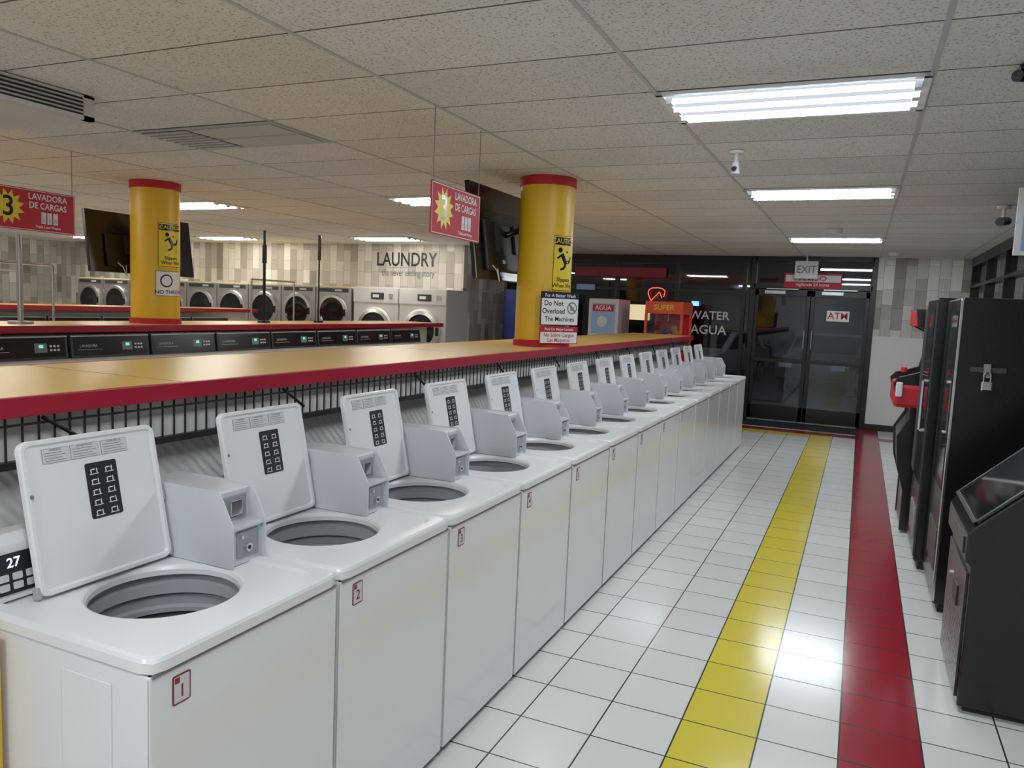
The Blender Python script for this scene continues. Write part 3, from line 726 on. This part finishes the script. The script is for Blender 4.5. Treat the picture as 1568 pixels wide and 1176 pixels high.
b.prism(prof,'y',3.9,4.62,M_BLACK,.008); b.box((.56,3.93,0),(1.25,4.6,.04),M_RUBBER)
b.box((.519,3.93,.06),(.531,4.59,.64),M_DIAM,.002); b.box((.512,4.12,.42),(.522,4.28,.52),M_BLACKM,.003); b.cyl((.505,4.4,.5),(.52,4.4,.5),.012,M_CHROME,10)
Ms=frame((.530,4.61,.865),(0,-1,0),(.37,0,.36))
b.rect(.03,.67,.03,.48,.006,M_DGLASS,Ms,.01,.006); b.box((0,0,0),(.70,.02,.012),M_GREYC,.002,M=Ms); b.box((0,0,0),(.02,.50,.012),M_GREYC,.002,M=Ms); b.box((.68,0,0),(.70,.50,.012),M_GREYC,.002,M=Ms)
b.box((.498,3.96,.72),(.506,4.56,.80),M_DIAM,.002)
b.obj('jukebox')

# ------------------------------------------------------------------ ceiling bits
b=MB(); b.cyl((-.78,4.95,ZC-.02),(-.78,4.95,ZC-.004),.045,M_DECK,20); b.cyl((-.78,4.95,ZC-.07),(-.78,4.95,ZC-.02),.014,M_PAPER,12); b.cyl((-.78,4.95,ZC-.14),(-.78,4.95,ZC-.07),.028,M_PAPER,16,.020)
b.cyl((-.78,4.92,ZC-.11),(-.78,4.885,ZC-.12),.015,M_DGLASS,12)
b.obj('security_camera')
b=MB(); b.box((.47,3.54,ZC-.025),(.57,3.68,ZC-.004),M_BLACK,.006); b.cyl((.51,3.60,ZC-.04),(.46,3.52,ZC-.055),.022,M_BLACK,16); b.obj('security_camera')
b=MB(); b.cyl((1.0,7.6,ZC-.03),(1.0,7.6,ZC-.004),.05,M_PAPER,16); b.cyl((1.0,7.6,ZC-.12),(1.0,7.6,ZC-.03),.012,M_PAPER,8); b.cyl((1.04,7.68,ZC-.12),(.96,7.45,ZC-.15),.035,M_BLACKM,14); b.obj('security_camera')
b=MB(); b.cyl((-.35,9.4,ZC-.05),(-.35,9.4,ZC-.004),.07,M_PAPER,20,.09); b.obj('smoke_detector')
b=MB(); b.cyl((.35,12.6,ZC-.05),(.35,12.6,ZC-.004),.07,M_PAPER,20,.09); b.obj('smoke_detector')
b=MB(); b.box((.87,6.05,2.22),(1.25,6.062,2.66),M_WHITE,.003); b.text('OPEN',.1,FNY((1.06,6.047,2.55)),M_BLUSH); b.rect(-.15,.15,-.13,.1,.0,M_BLUSH,FNY((1.06,6.047,2.38)))
b.cyl((.90,6.056,2.66),(.90,6.056,ZC-.004),.003,M_PRINT,6); b.cyl((1.21,6.056,2.66),(1.21,6.056,ZC-.004),.003,M_PRINT,6); b.obj('hanging_poster')

b=MB(); b.cyl((-6.1,6.75,1.44),(-6.1,6.75,2.46),.016,M_BLACK,12); b.cyl((-6.1,6.75,1.44),(-6.1,6.75,1.46),.07,M_BLACK,20); b.cyl((-6.1,6.75,2.1),(-6.1,6.75,2.3),.025,M_BLACK,12); b.obj('sign_pole')
b=MB(); b.cyl((-6.1,7.7,1.44),(-6.1,7.7,2.50),.010,M_BLACK,12); b.cyl((-6.1,7.7,1.44),(-6.1,7.7,1.46),.06,M_BLACK,20); b.cyl((-6.1,7.7,2.2),(-6.1,7.7,2.50),.022,M_BLACK,12); b.obj('sign_pole')
b=MB(); b.cyl((-6.1,4.0,1.44),(-6.1,4.0,2.14),.022,M_STEEL,12); b.cyl((-6.1,4.0,1.44),(-6.1,4.0,1.46),.09,M_STEEL,20); b.obj('sign_pole')

def cart():
    b=MB(); W,Lh=.5,.85
    for x in (0,W):
        for y in (0,Lh):
            b.cyl((x,y,.1),(x,y,.42),.012,M_CHROME,8); b.cyl((x-.015,y,.05),(x+.015,y,.05),.05,M_RUBBER,16); b.cyl((x,y,.05),(x,y,.12),.01,M_CHROME,8)
    for z in (.42,.75):
        b.tube([(0,0,z),(W,0,z),(W,Lh,z),(0,Lh,z),(0,0,z)],.009,M_CHROME,8)
    for i in range(11): b.cyl((0,Lh*i/10,.42),(0,Lh*i/10,.75),.003,M_CHROME,6); b.cyl((W,Lh*i/10,.42),(W,Lh*i/10,.75),.003,M_CHROME,6); b.cyl((0,Lh*i/10,.42),(W,Lh*i/10,.42),.003,M_CHROME,6)
    for i in range(7): b.cyl((W*i/6,0,.42),(W*i/6,0,.75),.003,M_CHROME,6); b.cyl((W*i/6,Lh,.42),(W*i/6,Lh,.75),.003,M_CHROME,6)
    b.tube([(W/2,0,.42),(W/2,0,1.95),(W/2,Lh,1.95),(W/2,Lh,.42)],.013,M_CHROME,10)
    return b
o=cart().obj('laundry_cart',loc=(-7.7,8.0,0)); inst(o.data,'laundry_cart',loc=(-7.6,4.3,0)); inst(o.data,'laundry_cart',loc=(-11.5,6.5,0))

# ------------------------------------------------------------------ exterior (night)
M_ASPH = mat('asphalt',(.04,.04,.042),.7,noise=.2)
MB().box((-30,YB+.2,-.2),(30,60,-.05),M_ASPH).box((XR+.2,-20,-.2),(30,YB+.2,-.05),M_ASPH).obj('ground_outside')
b=MB(); b.box((-14,30,-.05),(8,31,4.5),M_BLACKM)
b.box((-10,29.95,2.9),(-4,29.98,3.2),M_REDSIGN); b.box((-1.5,29.9,2.6),(1.2,29.95,2.7),M_CITY); b.box((-9,29.9,1.4),(-7.6,29.95,2.0),M_CITY)
b.obj('building_outside')
def car(col):
    b=MB(); m=mat('car_paint',col,.25,.3,coat=.5)
    body=[(-2.2,.35),(-2.25,.62),(-2.15,.80),(-1.25,.92),(-.55,1.38),(.75,1.42),(1.55,1.0),(2.15,.92),(2.22,.6),(2.15,.35)]
    b.prism(body,'y',-.86,.86,m,.06,3)
    for s in (-1,1):
        b.prism([(-1.05,.95),(-.5,1.30),(.05,1.33),(.05,.95)],'y',s*.862,s*.868,M_DGLASS); b.prism([(.12,.95),(.12,1.33),(.7,1.34),(1.3,1.0)],'y',s*.862,s*.868,M_DGLASS)
        for x in (-1.4,1.4):
            b.cyl((x,s*.66,.33),(x,s*.88,.33),.33,M_RUBBER,24); b.cyl((x,s*.87,.33),(x,s*.89,.33),.2,M_STEEL,16)
    b.prism([(-1.18,.97),(-.62,1.35),(-.66,1.37),(-1.22,.99)],'y',-.74,.74,M_DGLASS)
    b.box((-2.27,-.75,.62),(-2.2,-.45,.74),M_PAPER,.01); b.box((-2.27,.45,.62),(-2.2,.75,.74),M_PAPER,.01); b.box((2.17,-.75,.66),(2.24,-.45,.80),M_REDSIGN,.01); b.box((2.17,.45,.66),(2.24,.75,.80),M_REDSIGN,.01)
    return b
car((.4,.4,.42)).obj('parked_car',loc=(-3.6,21,-.05),rotz=math.radians(78)); car((.12,.13,.15)).obj('parked_car',loc=(-.6,21.5,-.05),rotz=math.radians(80)); car((.45,.45,.45)).obj('parked_car',loc=(2.2,22,-.05),rotz=math.radians(82))
ld=bpy.data.lights.new('exterior_fill_light','POINT'); ld.energy=110; ld.color=(.9,.95,1); ld.shadow_soft_size=.3  # added point light without a fixture, brightens the parked cars outside
lo=bpy.data.objects.new('exterior_fill_light',ld); scene.collection.objects.link(lo); lo.location=(-1.5,17.5,5.5)
b=MB()
P=[]
for i in range(40):
    a=2*math.pi*i/40; P.append(Vector((-3.35+.13*math.cos(a)*(1+.25*math.sin(3*a)),YB-.03,2.02+.19*math.sin(a)*(1+.2*math.cos(2*a)))))
b.tube(P[:34],.007,M_NEONR,6); b.tube([Vector((-3.45,YB-.03,1.93)),Vector((-3.3,YB-.03,2.1)),Vector((-3.25,YB-.03,2.0))],.007,M_NEONR,6)
b.box((-2.72,YB-.03,1.88),(-2.60,YB-.02,1.96),M_NEONB)
b.obj('neon_sign')
b=MB(); b.box((-4.9,YB-.03,2.35),(-3.2,YB-.015,2.52),M_REDBADGE); b.box((-4.85,YB-.035,2.1),(-4.5,YB-.02,2.2),M_BLUSH); b.obj('window_banner')

wd = bpy.data.worlds.new('night'); scene.world = wd; wd.use_nodes=True
wd.node_tree.nodes['Background'].inputs[0].default_value=(.02,.03,.05,1); wd.node_tree.nodes['Background'].inputs[1].default_value=.15
